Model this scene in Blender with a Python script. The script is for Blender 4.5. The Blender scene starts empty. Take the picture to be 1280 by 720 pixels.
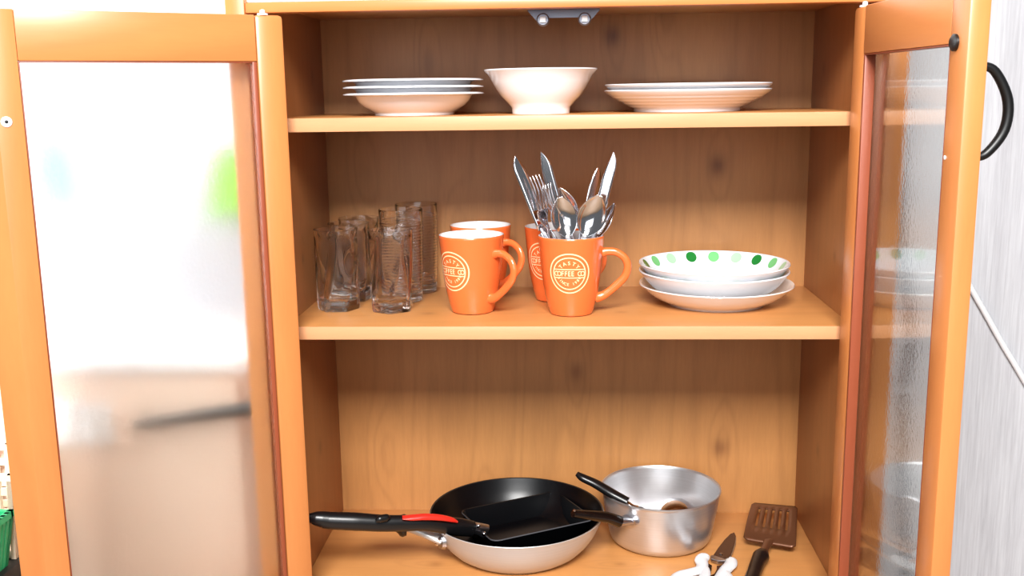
import bpy, bmesh, math, random
from math import sin, cos, pi, radians, sqrt
from mathutils import Vector, Matrix

random.seed(7)
SC = bpy.context.scene
COL = SC.collection

# ------------------------------------------------------------------ camera
CAM = Vector((0.0036, -1.2248, 0.2844))
PITCH, YAW, ROLL, FPX = -0.1898, -0.0558, -0.0139, 1269.7
_fwd = Vector((sin(YAW)*cos(PITCH), cos(YAW)*cos(PITCH), sin(PITCH)))
_r = Vector((cos(YAW), -sin(YAW), 0)); _u = _r.cross(_fwd)
_r2 = _r*cos(ROLL) + _u*sin(ROLL); _u2 = -_r*sin(ROLL) + _u*cos(ROLL)
cd = bpy.data.cameras.new('camera'); cam = bpy.data.objects.new('camera', cd); COL.objects.link(cam)
M = Matrix(((_r2.x, _u2.x, -_fwd.x, CAM.x), (_r2.y, _u2.y, -_fwd.y, CAM.y), (_r2.z, _u2.z, -_fwd.z, CAM.z), (0, 0, 0, 1)))
cam.matrix_world = M
cd.sensor_width = 36; cd.sensor_fit = 'HORIZONTAL'; cd.lens = FPX/1280*36; cd.clip_start = .01; cd.clip_end = 50
SC.camera = cam

# ------------------------------------------------------------------ light
w = bpy.data.worlds.new('world'); SC.world = w; w.use_nodes = True
w.node_tree.nodes['Background'].inputs[0].default_value = (.93, .96, 1, 1)
w.node_tree.nodes['Background'].inputs[1].default_value = .12
def area(name, loc, target, sx, sy, power, color=(1, 1, 1)):
    l = bpy.data.lights.new(name, 'AREA'); l.shape = 'RECTANGLE'; l.size = sx; l.size_y = sy; l.energy = power; l.color = color
    o = bpy.data.objects.new(name, l); COL.objects.link(o); o.location = loc
    o.rotation_euler = (Vector(target)-Vector(loc)).to_track_quat('-Z', 'Y').to_euler()
    return o
area('window_daylight', (-.06, -2.0, 1.45), (0, .1, -.05), 1.0, .65, 104, (1, .985, .965))
area('far_window_daylight', (-.25, -3.1, .62), (0, 0, .1), 2.2, 1.1, 19, (.9, .95, 1))
area('side_wall_fill', (-1.20, -.06, .50), (-.68, .29, .14), .5, .9, 15, (.93, .97, 1))  # added fill lamp out of view, whitens the wall behind the left door
SC.view_settings.view_transform = 'Standard'; SC.view_settings.look = 'None'
SC.view_settings.exposure = 0.35; SC.view_settings.gamma = 1.0; SC.view_settings.use_curve_mapping = False
cy = SC.cycles
cy.max_bounces = 40; cy.transmission_bounces = 36; cy.glossy_bounces = 6; cy.diffuse_bounces = 4; cy.transparent_max_bounces = 8
cy.use_denoising = True; cy.sample_clamp_indirect = 6; cy.blur_glossy = 0.5

# ------------------------------------------------------------------ pixel helper (used only to measure positions while placing)
def at(u, v, axis, val):
    d = _fwd + _r2*((u-640)/FPX) - _u2*((v-360)/FPX)
    i = 'xyz'.index(axis); t = (val-CAM[i])/d[i]
    return CAM + d*t

# ------------------------------------------------------------------ materials
class NT:
    def __init__(s, name):
        s.m = bpy.data.materials.new(name); s.m.use_nodes = True; s.t = s.m.node_tree
        s.b = s.t.nodes['Principled BSDF']
    def n(s, typ, **k):
        x = s.t.nodes.new(typ)
        for a, v in k.items(): setattr(x, a, v)
        return x
    def put(s, sock, v):
        if hasattr(v, 'is_output'): s.t.links.new(v, sock)
        else: sock.default_value = v
    def math(s, op, a, b=0.0, c=0.0):
        x = s.n('ShaderNodeMath', operation=op)
        s.put(x.inputs[0], a); s.put(x.inputs[1], b); s.put(x.inputs[2], c)
        return x.outputs[0]
    def mix(s, f, a, b):
        x = s.n('ShaderNodeMix', data_type='RGBA')
        s.put(x.inputs[0], f); s.put(x.inputs[6], a); s.put(x.inputs[7], b)
        return x.outputs[2]
    def coord(s, scale=(1, 1, 1)):
        c = s.n('ShaderNodeTexCoord'); mp = s.n('ShaderNodeMapping'); mp.inputs['Scale'].default_value = scale
        s.t.links.new(c.outputs['Object'], mp.inputs[0]); return mp.outputs[0]
    def noise(s, vec, scale, detail=3, rough=.5):
        x = s.n('ShaderNodeTexNoise'); s.put(x.inputs['Vector'], vec)
        x.inputs['Scale'].default_value = scale; x.inputs['Detail'].default_value = detail; x.inputs['Roughness'].default_value = rough
        return x.outputs[0]
    def bump(s, h, strength, dist=.001):
        x = s.n('ShaderNodeBump'); s.put(x.inputs['Height'], h); x.inputs['Strength'].default_value = strength; x.inputs['Distance'].default_value = dist
        s.t.links.new(x.outputs[0], s.b.inputs['Normal']); return x.outputs[0]
def lin(r, g, b):
    f = lambda c: (c/255/12.92 if c/255 <= .04045 else ((c/255+.055)/1.055)**2.4)
    return (f(r), f(g), f(b), 1)
def simple(name, rgb, rough=.4, metal=0, coat=0, noise=0, spec=.5):
    t = NT(name); t.b.inputs['Roughness'].default_value = rough; t.b.inputs['Metallic'].default_value = metal
    t.b.inputs['Coat Weight'].default_value = coat; t.b.inputs['Coat Roughness'].default_value = .05
    t.b.inputs['Specular IOR Level'].default_value = spec
    c = lin(*rgb)
    nz = t.noise(t.coord(), 60, 3)
    d = tuple(x*(1-noise) for x in c[:3])+(1,)
    t.put(t.b.inputs['Base Color'], t.mix(nz, c, d) if noise else c)
    if noise: t.bump(nz, .05)
    return t.m
def wood(name, base, dark, along='z', across='x', knots=(), rough=.42, contrast=.5, seed=0., bump=.04):
    """stained pine: fine fibre, cathedral figure that bends round the knots"""
    t = NT(name)
    c = t.n('ShaderNodeTexCoord'); sp = t.n('ShaderNodeSeparateXYZ'); t.t.links.new(c.outputs['Object'], sp.inputs[0])
    S = {'x': sp.outputs[0], 'y': sp.outputs[1], 'z': sp.outputs[2]}
    a, l = S[across], S[along]
    third = [k for k in 'xyz' if k not in (along, across)][0]
    cb = t.n('ShaderNodeCombineXYZ')
    t.put(cb.inputs[0], t.math('ADD', a, t.math('MULTIPLY', S[third], .8))); t.put(cb.inputs[1], t.math('MULTIPLY', l, .09)); t.put(cb.inputs[2], seed)
    v = cb.outputs[0]
    low = t.noise(v, 9, 2); fine = t.noise(v, 260, 4, .65); mid = t.noise(v, 45, 3)
    bend = None; kd = None
    for (ka, kl, sa, amp) in knots:
        da = t.math('DIVIDE', t.math('SUBTRACT', a, ka), sa); dl = t.math('DIVIDE', t.math('SUBTRACT', l, kl), sa*1.3)
        d2 = t.math('ADD', t.math('MULTIPLY', da, da), t.math('MULTIPLY', dl, dl))
        core = t.math('MULTIPLY', t.math('POWER', 2.718, t.math('MULTIPLY', d2, -1.0)), amp)
        dl2 = t.math('DIVIDE', t.math('SUBTRACT', l, kl), sa*6); da2 = t.math('DIVIDE', t.math('SUBTRACT', a, ka), sa*1.7)
        e2 = t.math('ADD', t.math('MULTIPLY', da2, da2), t.math('MULTIPLY', dl2, dl2))
        g = t.math('MULTIPLY', t.math('POWER', 2.718, t.math('MULTIPLY', e2, -1.0)), 2.2)
        kd = core if kd is None else t.math('ADD', kd, core)
        bend = g if bend is None else t.math('ADD', bend, g)
    ph = t.math('ADD', t.math('MULTIPLY', a, 20), t.math('MULTIPLY', low, 7))
    if bend is not None: ph = t.math('ADD', ph, bend)
    ring = t.math('POWER', t.math('ADD', t.math('MULTIPLY', t.math('SINE', t.math('MULTIPLY', ph, 6.283)), .5), .5), 3)
    f = t.math('ADD', t.math('MULTIPLY', ring, .16), t.math('MULTIPLY', fine, .42))
    f = t.math('ADD', f, t.math('MULTIPLY', mid, .35))
    f = t.math('MULTIPLY', t.math('SUBTRACT', f, .22), contrast*1.5)
    if kd is not None: f = t.math('ADD', f, kd)
    x = t.n('ShaderNodeClamp'); t.put(x.inputs[0], f)
    t.put(t.b.inputs['Base Color'], t.mix(x.outputs[0], lin(*base), lin(*dark)))
    t.b.inputs['Roughness'].default_value = rough; t.b.inputs['Coat Weight'].default_value = .12; t.b.inputs['Coat Roughness'].default_value = .25
    t.bump(fine, bump)
    return t.m

BK = [at(u, v, 'y', .2628) for u, v in ((897, 207), (765, 45), (572, 290), (900, 560), (720, 465), (535, 78), (455, 215), (830, 15), (765, 215), (610, 640), (480, 570))]
BKA = [.75, .7, .4, .6, .5, .25, .1, .3, .1, .25, .12]
M_BACK = wood('back panel pine', (182, 127, 72), (108, 64, 32), 'z', 'x', [(p.x, p.z, .0125, a) for p, a in zip(BK, BKA)], contrast=.5, rough=.5)
M_SIDE = wood('side panel pine', (166, 108, 62), (108, 62, 30), 'z', 'y', [(.14, -.21, .008, .5), (.10, .07, .006, .5), (.2, .31, .008, .4)], contrast=.45)
FK = [at(545, 705, 'z', -.3552), at(775, 705, 'z', -.3552), at(600, 395, 'z', 0)]
M_SHELF = wood('shelf pine', (206, 144, 84), (142, 86, 42), 'x', 'y', [(FK[0].y, FK[0].x, .008, .45), (FK[1].y, FK[1].x, .006, .3)], contrast=.4, rough=.36)
M_LITEDGE = wood('lit shelf edge pine', (214, 156, 112), (182, 120, 76), 'x', 'z', contrast=.4, seed=3)  # shelf pine made lighter: light on the front edges is in the colour
M_FRAME = wood('door stile pine', (206, 132, 74), (166, 88, 42), 'z', 'x', contrast=.42, seed=5, rough=.33)
M_FRAMEH = wood('door rail pine', (206, 132, 74), (166, 88, 42), 'x', 'z', contrast=.42, seed=8, rough=.33)
M_BEAD = wood('reddish glazing bead', (150, 74, 46), (120, 52, 30), 'z', 'x', contrast=.4, seed=11)
M_CERAMIC = simple('white glazed china', (230, 232, 237), .12, coat=.6)
M_WARMCHINA = simple('cream white glazed china', (226, 221, 218), .14, coat=.6)
M_ORANGE = simple('orange glaze', (232, 112, 56), .22, coat=.7)
M_CREAM = simple('cream print', (255, 226, 176), .4)
M_WHITEIN = simple('white glaze inside', (246, 246, 248), .15, coat=.5)
M_STEEL = simple('polished steel', (226, 226, 230), .10, metal=1)
M_STEELB = simple('satin steel', (190, 190, 196), .28, metal=1)
M_ZINC = simple('dull zinc', (120, 122, 132), .4, metal=.8)
M_BLACKP = simple('black plastic', (14, 14, 16), .3)
M_BROWNP = simple('dark brown plastic', (16, 10, 9), .22)
M_NONSTICK = simple('black non-stick coating', (5, 6, 9), .3, noise=.3, spec=.35)
M_RIMLIGHT = simple('grey pan rim highlight', (84, 84, 88), .35)  # highlight along the square pan's rim, put into the colour
M_RED = simple('red plastic', (226, 44, 32), .35)
M_WHITEP = simple('white plastic', (226, 227, 230), .35)
M_IRON = simple('black iron', (12, 12, 13), .4)
M_BRONZE = simple('brown metal', (104, 66, 44), .3, metal=.45)
M_DARKSTEEL = simple('dark blade steel', (92, 70, 58), .22, metal=.9)
M_BEIGE = simple('beige plastic', (232, 214, 190), .5)
M_GREEN = simple('green plastic', (40, 168, 110), .45)
M_LIME = simple('lime cloth', (150, 220, 60), .9, noise=.2)
M_CYAN = simple('light blue cloth', (120, 215, 235), .9, noise=.2)
M_CABW = simple('beige laminate', (226, 196, 176), .5)
M_LAM = simple('white laminate', (246, 246, 248), .35)
M_TILE = simple('floor vinyl', (170, 140, 112), .5, noise=.2)
# spun aluminium: fine rings round the axis
def alu(name, rgb, rough, metal=1):
    t = NT(name); t.b.inputs['Metallic'].default_value = 1; t.b.inputs['Roughness'].default_value = rough
    n = t.noise(t.coord((.6, .6, 60)), 14, 4, .6)
    t.put(t.b.inputs['Base Color'], t.mix(n, lin(*rgb), lin(*[c*.9 for c in rgb])))
    t.b.inputs['Metallic'].default_value = metal
    t.put(t.b.inputs['Roughness'], t.math('ADD', t.math('MULTIPLY', n, .14), rough-.07))
    t.bump(n, .08); return t.m
M_ALU = alu('spun aluminium', (220, 220, 222), .32, .85)
M_ALUPAN = alu('satin aluminium', (214, 212, 210), .42, .45)
# wallpaper with fine vertical threads
t = NT('threaded wallpaper'); v = t.coord((1, 1, .03)); n1 = t.noise(v, 330, 4, .7); n2 = t.noise(v, 60, 2)
f = t.math('ADD', t.math('MULTIPLY', n1, 1.5), t.math('MULTIPLY', n2, .5)); f = t.math('SUBTRACT', f, .55)
x = t.n('ShaderNodeClamp'); t.put(x.inputs[0], f)
t.put(t.b.inputs['Base Color'], t.mix(x.outputs[0], lin(200, 202, 207), lin(160, 160, 166))); t.b.inputs['Roughness'].default_value = .8
t.bump(n1, .25); M_PAPER = t.m
# clear glass
def glassmat(name, rough=0, ior=1.47, col=(1, 1, 1, 1), hammer=0):
    t = NT(name); t.t.nodes.remove(t.b)
    g = t.n('ShaderNodeBsdfGlass'); g.inputs['Color'].default_value = col; g.inputs['Roughness'].default_value = rough; g.inputs['IOR'].default_value = ior
    if hammer:
        nz = t.noise(t.coord((1, 1, .8)), 260, 2, .5)
        b = t.n('ShaderNodeBump'); t.put(b.inputs['Height'], nz); b.inputs['Strength'].default_value = hammer; b.inputs['Distance'].default_value = .0008
        t.t.links.new(b.outputs[0], g.inputs['Normal'])
    t.t.links.new(g.outputs[0], t.t.nodes['Material Output'].inputs[0]); return t.m
M_GLASS = glassmat('clear tumbler glass')
M_PANE = glassmat('smooth side of door glass', .05, 1.5, (.95, .97, .965, 1))
M_PANER = glassmat('lightly textured side of door glass', .035, 1.5, (.95, .97, .965, 1), .10)
M_PANEX = glassmat('textured side of door glass', .33, 1.5, (.99, 1, .995, 1), .22)

# ------------------------------------------------------------------ mesh helpers
def mesh(name, V, F, mats, parent=None, smooth=True, loc=None, fm=None, solid=0, sub=0, bev=0, autos=None):
    me = bpy.data.meshes.new(name); me.from_pydata([tuple(v) for v in V], [], F); me.validate(); me.update()
    for m in (mats if isinstance(mats, (list, tuple)) else [mats]): me.materials.append(m)
    if fm and len(fm) == len(me.polygons):
        for p, i in zip(me.polygons, fm): p.material_index = i
    bm = bmesh.new(); bm.from_mesh(me); bmesh.ops.recalc_face_normals(bm, faces=bm.faces)
    if bev:
        es = [e for e in bm.edges if len(e.link_faces) == 2 and e.calc_face_angle(0) > .6]
        bmesh.ops.bevel(bm, geom=es, offset=bev, segments=2, profile=.5, affect='EDGES', clamp_overlap=True)
    bm.to_mesh(me); bm.free()
    for p in me.polygons: p.use_smooth = smooth
    if smooth: me.set_sharp_from_angle(angle=radians(autos if autos else 38))
    o = bpy.data.objects.new(name, me); COL.objects.link(o)
    if parent is not None: o.parent = parent
    if loc is not None: o.location = loc
    if solid:
        s = o.modifiers.new('thick', 'SOLIDIFY'); s.thickness = solid; s.offset = 0
    if sub:
        s = o.modifiers.new('smooth', 'SUBSURF'); s.levels = sub; s.render_levels = sub
    return o
def boxvf(x0, x1, y0, y1, z0, z1):
    V = [(x, y, z) for x in (x0, x1) for y in (y0, y1) for z in (z0, z1)]
    F = [(0, 1, 3, 2), (4, 6, 7, 5), (0, 4, 5, 1), (2, 3, 7, 6), (0, 2, 6, 4), (1, 5, 7, 3)]
    return V, F
def box(name, b, mat, parent=None, bev=.001, **k):
    V, F = boxvf(*b); return mesh(name, V, F, mat, parent, bev=bev, **k)
def boxes(name, bs, mat, parent=None, bev=0, **k):
    V, F = [], []
    for b in bs:
        v, f = boxvf(*b); n = len(V); V += v; F += [tuple(i+n for i in q) for q in f]
    return mesh(name, V, F, mat, parent, bev=bev, **k)
def lathe_vf(prof, n=64, split=None, wob=None):
    V, F, fm = [], [], []; rows = []
    for k, (r, z) in enumerate(prof):
        if r < 1e-6: rows.append([len(V)]); V.append((0, 0, z)); continue
        rows.append(list(range(len(V), len(V)+n)))
        for i in range(n):
            a = 2*pi*i/n; V.append((r*cos(a), r*sin(a), z))
    for k in range(len(prof)-1):
        A, B = rows[k], rows[k+1]; mi = 0 if split is None or k < split else 1
        for i in range(n):
            j = (i+1) % n
            if len(A) == 1 and len(B) == 1: break
            if len(A) == 1: F.append((A[0], B[i], B[j]))
            elif len(B) == 1: F.append((A[i], A[j], B[0]))
            else: F.append((A[i], A[j], B[j], B[i]))
            fm.append(mi)
    return V, F, fm
def lathe(name, prof, mats, parent=None, n=64, split=None, **k):
    V, F, fm = lathe_vf(prof, n, split); return mesh(name, V, F, mats, parent, fm=fm, **k)
def smoothpath(P, m=6):
    P = [Vector(p) for p in P]; out = []
    for i in range(len(P)-1):
        p0 = P[i-1] if i else P[i]*2-P[i+1]; p1, p2 = P[i], P[i+1]; p3 = P[i+2] if i+2 < len(P) else P[i+1]*2-P[i]
        for j in range(m):
            s = j/m; out.append(.5*((2*p1)+(p2-p0)*s+(2*p0-5*p1+4*p2-p3)*s*s+(3*p1-p0-3*p2+p3)*s**3))
    out.append(P[-1]); return out
def sweep_vf(P, R, n=12, up=(0, 0, 1), closed=False):
    """tube along P; R = list of (side radius, up radius)"""
    V, F = [], []; up = Vector(up); N = len(P)
    for i, p in enumerate(P):
        if closed: tg = (P[(i+1) % N]-P[i-1]).normalized()
        else: tg = (P[min(i+1, N-1)]-P[max(i-1, 0)]).normalized()
        s = tg.cross(up)
        if s.length < 1e-4: s = tg.cross(Vector((1, 0, 0)))
        s.normalize(); u = s.cross(tg).normalized(); ra, rb = R[i]
        for k in range(n):
            a = 2*pi*k/n; V.append(p+s*(ra*cos(a))+u*(rb*sin(a)))
    for i in range(N if closed else N-1):
        j = (i+1) % N
        for k in range(n):
            l = (k+1) % n; F.append((i*n+k, i*n+l, j*n+l, j*n+k))
    if not closed:
        F.append(tuple(range(n))); F.append(tuple((N-1)*n+k for k in range(n))[::-1])
    return V, F
def interp(vals, N):
    out = []
    for i in range(N):
        x = i/(N-1)*(len(vals)-1); k = min(int(x), len(vals)-2); f = x-k
        out.append(tuple(a+(b-a)*f for a, b in zip(vals[k], vals[k+1])))
    return out
def tube(name, P, R, mat, parent=None, m=6, n=12, up=(0, 0, 1), closed=False, **k):
    if closed:
        Q = [Vector(p) for p in P]; Q = smoothpath([Q[-1]]+Q+[Q[0], Q[1]], m); Q = Q[m:-m-1] if m else Q
    else: Q = smoothpath(P, m) if m else [Vector(p) for p in P]
    if not isinstance(R, (list, tuple)): R = [(R, R), (R, R)]
    elif not isinstance(R[0], (list, tuple)): R = [(r, r) for r in R]
    V, F = sweep_vf(Q, interp(R, len(Q)), n, up, closed); return mesh(name, V, F, mat, parent, **k)
def extrude_poly(name, P2, z0, z1, mat, parent=None, bev=0, **k):
    n = len(P2); V = [(x, y, z0) for x, y in P2]+[(x, y, z1) for x, y in P2]
    F = [tuple(range(n))[::-1], tuple(range(n, 2*n))]+[(i, (i+1) % n, n+(i+1) % n, n+i) for i in range(n)]
    return mesh(name, V, F, mat, parent, bev=bev, **k)
def thing(name, label, cat, loc=(0, 0, 0), rotz=0, group=None):
    o = bpy.data.objects.new(name, None); COL.objects.link(o); o.empty_display_size = .02
    o.location = loc; o.rotation_euler = (0, 0, rotz); tag(o, label, cat, group); return o
def tag(o, label, cat, group=None):
    o['label'] = label; o['category'] = cat
    if group: o['group'] = group
    return o
def dup(root, loc, label, rotz=None, mw=None):
    r = root.copy(); COL.objects.link(r)
    if mw is not None: r.matrix_world = mw
    else:
        r.location = loc
        if rotz is not None: r.rotation_euler = (0, 0, rotz)
    r['label'] = label
    for ch in list(root.children):
        c = ch.copy(); COL.objects.link(c); c.parent = r
        for g in list(ch.children):
            d = g.copy(); COL.objects.link(d); d.parent = c
    return r
def struct(o): o['kind'] = 'structure'; return o

# ------------------------------------------------------------------ room
D = .2628; ZF = -.80
struct(box('floor', (-2.4, 2.4, -3.2, .34, ZF-.05, ZF), M_TILE, bev=0))
struct(box('wall_back', (-2.4, 2.4, .29, .35, ZF, 1.9), M_PAPER, bev=0))

# ------------------------------------------------------------------ cabinet
H1, H2, H3, T = .2576, 0.0, -.3552, .0164
cab = thing('display_cabinet', 'orange pine cabinet with two open glass doors and three shelf bays', 'cabinet', (0, 0, ZF))
dz = -ZF
def cb(name, b, mat, **k):
    return box(name, (b[0], b[1], b[2], b[3], b[4]+dz, b[5]+dz), mat, cab, **k)
def cbw(name, b, mat, **k):   # built about the cabinet origin at eye-level heights so that grain coordinates stay in world units
    o = box(name, b, mat, cab, **k); o.location = (0, 0, dz); return o
cbw('back_panel', (-.352, .352, D, D+.008, H3-.03, .40), M_BACK, bev=0)
for s in (-1, 1):
    cbw('side_panel', (min(s*.35, s*.371), max(s*.35, s*.371), 0, D+.008, H3-T-.02, .391), M_SIDE, bev=.0006)
    cbw('post', (min(s*.3705, s*.3945), max(s*.3705, s*.3945), -.022, D+.012, ZF, .72), M_FRAME, bev=.003)
for z in (H1, H2, H3):
    sh = cbw('shelf', (-.35, .35, .001, D, z-T, z), M_SHELF, bev=.0004)
    e = box('edge_band', (-.35, .35, 0, .0013, z-T, z), M_LITEDGE, sh, bev=.0003)
cbw('top_panel', (-.37, .37, .0, D, .391, .404), M_SHELF, bev=.001)
cbw('top_rail', (-.3705, .3705, -.021, -.0002, .3795, .3918), M_FRAMEH, bev=.002)
cbw('upper_panel', (-.3705, .3705, -.012, -.004, .3925, .70), M_LAM, bev=.001)
cbw('cornice', (-.41, .41, -.03, D+.012, .72, .74), M_FRAMEH, bev=.004)
cbw('base_panel', (-.3705, .3705, -.018, D, ZF+.004, H3-T-.006), M_FRAMEH, bev=.002)
# double roller catch under the top panel
cp = mesh('catch_plate', [(x, y, z) for y in (.018, .0195) for x, z in ((-.0425, .391), (-.0425, .379), (-.031, .3665), (-.022, .371), (.022, .371), (.031, .3665), (.0425, .379), (.0425, .391))],
          [tuple(range(8)), tuple(range(8, 16))[::-1]]+[(i, (i+1) % 8, 8+(i+1) % 8, 8+i) for i in range(8)], M_ZINC, cab, smooth=False, loc=(0, 0, dz))
boxes('catch_flange', [(-.0425, .0425, .0185, .04, .388, .3909)], M_STEELB, cab, loc=(0, 0, dz))
for x in (-.0245, .0245):
    V, F, _ = lathe_vf([(0, 0), (.006, 0), (.0075, .0015), (.0075, .009), (.006, .0105), (0, .0105)], 24)
    V = [(a+x, .0175-c, b+.3685) for a, b, c in V]
    rl = mesh('catch_roller', V, F, M_ZINC, cab, loc=(0, 0, dz))
    box('roller_bolt', (x-.0035, x+.0035, .0045, .0075, .3650, .3720), M_WHITEP, rl, bev=.0005)

# doors: local x runs from the hinge edge to the free edge, inner face at y = 0
def door(hx, hy, ang, W_, ws, top, hr, inner, edge, th=.02, lip=0):
    bot = H3-T-.003
    d = bpy.data.objects.new('door', None); COL.objects.link(d); d.parent = cab; d.empty_display_size = .02
    d.location = (hx, hy, dz); d.rotation_euler = (0, 0, ang)
    def yb(a, b): a, b = -inner*a, -inner*b; return (min(a, b), max(a, b))
    y0, y1 = yb(0, th)
    def prt(name, b, mat, bev=.0025, seg=0):
        return box(name, b, mat, d, bev=bev)
    hs = prt('stile', (-edge, ws, y0, y1, bot, top), M_FRAME, .0045)
    if lip:   # meeting stile with a wide chamfered lip on its inner face
        P = [(W_-ws, 0), (W_-.0008, 0), (W_+lip*.93, -.0175), (W_+lip*.93, -th-.001), (W_-ws, -th)]
        n = len(P); V = [(x, inner*y, z) for z in (bot, top) for x, y in P]
        mesh('stile', V, [tuple(range(n)), tuple(range(n, 2*n))]+[(i, (i+1) % n, n+(i+1) % n, n+i) for i in range(n)], M_FRAME, d, bev=.0006)
    else: prt('stile', (W_-ws, W_, y0, y1, bot, top), M_FRAME, .002)
    prt('rail', (ws+.0002, W_-ws-.0002, y0, y1, top-hr, top), M_FRAMEH, .0012)
    prt('rail', (ws+.0002, W_-ws-.0002, y0, y1, bot, bot+hr), M_FRAMEH, .0012)
    ya, yb_ = yb(.0006, .0125); bw = .005; x0, x1, z0, z1 = ws+.0004, W_-ws-.0004, bot+hr+.0004, top-hr-.0004
    prt('glazing_bead', (x0, x0+bw, ya, yb_, z0, z1), M_BEAD, .0008)
    prt('glazing_bead', (x1-.0012, x1, ya, yb_, z0, z1), M_BEAD, .0004)
    prt('glazing_bead', (x0+bw, x1-.0012, ya, yb_, z1-.0012, z1), M_BEAD, .0004)
    prt('glazing_bead', (x0+bw, x1-.0012, ya, yb_, z0, z0+bw), M_BEAD, .0008)
    yg0, yg1 = yb(.0126, .0162)
    V, F = boxvf(x0-.0002, x1+.0002, yg0, yg1, z0-.0002, z1+.0002)
    gp = mesh('glass_pane', V, F, [M_PANE, M_PANEX if inner > 0 else M_PANER], d, smooth=False)
    for p in gp.data.polygons:
        if p.normal.y*-inner > .9: p.material_index = 1
    return d
AL, AR = .5535, 1.5171
dl = door(-.3302, -.0329, pi+AL, .300, .0255, .376, .0521, 1, .0075, lip=.026)
dr = door(.3303, -.012, -AR, .300, .0364, .374, .0522, -1, .001, th=.0186)
def pin(parent, x, y, z):
    V, F, _ = lathe_vf([(0, 0), (.0062, 0), (.0062, .002), (.003, .0026), (.003, .0055), (.0015, .0065), (0, .0065)], 16)
    mesh('hinge_pin', [(a+x, b+y, c+z) for a, b, c in V], F, M_WHITEP, parent)
pin(dl, .014, -.008, .376); pin(dr, .008, .009, .374)
def pull(parent, x, y, z0, z1, out):
    P = [(x, y, z0), (x, y+out*.012, z0+.004), (x, y+out*.026, z0+(z1-z0)*.3), (x, y+out*.027, z0+(z1-z0)*.62), (x, y+out*.014, z1-.006), (x, y, z1)]
    tube('pull_handle', P, [.0036, .0042, .0046, .0046, .0042, .0036], M_IRON, parent, up=(1, 0, 0))
pull(dr, .284, .0186, .222, .303, 1)
pull(dl, .288, -.020, .222, .303, -1)
def disc(name, parent, x, y, z, r, t, mat, inner):
    V, F, _ = lathe_vf([(0, 0), (r, 0), (r, t*.6), (r*.7, t), (0, t)], 20)
    return mesh(name, [(a+x, y+inner*c, b+z) for a, b, c in V], F, mat, parent)
cap = disc('screw_cap', dl, .291, 0, .262, .0055, .0015, M_WHITEP, 1); disc('screw_hole', cap, .291, .0014, .262, .0018, .0003, M_IRON, 1)
disc('screw_cap', dr, .2755, 0, .3225, .0075, .004, M_IRON, -1)
disc('screw_cap', dr, .269, 0, .2215, .002, .0008, M_WHITEP, -1)

# ------------------------------------------------------------------ china on the top shelf
def closed_dish(name, outer, th, mats, parent=None, n=72, **k):
    """outer profile from centre bottom to rim; the inner skin is offset upwards"""
    fr, fz = outer[0][0], 0
    prof = [(0, .0022), (outer[0][0]-.004, .0022), (outer[0][0]-.003, 0)]+list(outer)
    rim = outer[-1]
    inn = []
    for i in range(len(outer)-1, 0, -1):
        a, b = outer[i-1], outer[i]; dx, dz_ = b[0]-a[0], b[1]-a[1]; L = sqrt(dx*dx+dz_*dz_) or 1
        mx, mz = (a[0]+b[0])/2, (a[1]+b[1])/2; r_, z_ = mx-dz_/L*th, mz+dx/L*th
        if z_ > th+.0035 and r_ > .01 and (not inn or (r_ < inn[-1][0] and z_ < inn[-1][1])): inn.append((r_, z_))
    L = len(prof)
    prof += [(rim[0]-.0006, rim[1]+th*.55), (rim[0]-th*.8, rim[1]+th*.5)]+inn
    lr = inn[-1][0]
    prof += [(lr*.9, th+.003), (lr*.5, th+.0026), (0, th+.0025)]
    return lathe(name, prof, mats, parent, n=n, split=L if isinstance(mats, list) else None, **k)
def stack(first, locs, labels, group):
    first['group'] = group
    for i, (l, s) in enumerate(zip(locs, labels)):
        if i == 0: first.location = l; first['label'] = s
        else:
            c = first.copy(); COL.objects.link(c); c.location = l; c['label'] = s
pa = closed_dish('soup_plate', [(.0516, 0), (.0522, .003), (.058, .0065), (.066, .0115), (.072, .0175), (.0752, .0235), (.0775, .0252), (.085, .0256), (.0915, .0262)], .0026, M_CERAMIC)
tag(pa, '', 'plate')
stack(pa, [(-.1955, .112, H1+.0003+i*.0085) for i in range(3)],
      ['white wide rimmed soup plate, bottom of the left stack on the top shelf',
       'white wide rimmed soup plate, middle of the left stack on the top shelf',
       'white wide rimmed soup plate, uppermost of the left stack on the top shelf'], 'soup plates stacked on the top shelf')
bw = closed_dish('bowl', [(.0368, 0), (.0372, .004), (.0376, .008), (.043, .0145), (.0505, .0215), (.0572, .031), (.0625, .0405), (.0668, .0485), (.0728, .0545)], .0026, M_CERAMIC)
tag(bw, 'single deep white bowl with flared rim in the middle of the top shelf', 'bowl'); bw.location = (-.0300, .10, H1+.0003)
pc_prof = [(.0687, 0), (.0692, .0035), (.072, .005)]
for i in range(1, 25):
    f = i/24; r = .072+(.1080-.072)*(1-(1-f)**1.25); z = .005+(.0268-.005)*f
    if f < .72: r += .00055*sin(f*2*pi*5.5)
    pc_prof.append((r, z))
pcd = closed_dish('serving_plate', pc_prof, .0026, M_CERAMIC); tag(pcd, '', 'plate')
stack(pcd, [(.160, .135, H1+.0003), (.1604, .135, H1+.0076)],
      ['large white plate with ridged outside on the top shelf at right, lower of the pair',
       'large white plate with ridged outside, upper of the pair at right on the top shelf'], 'ridged plates stacked on the top shelf')

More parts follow.
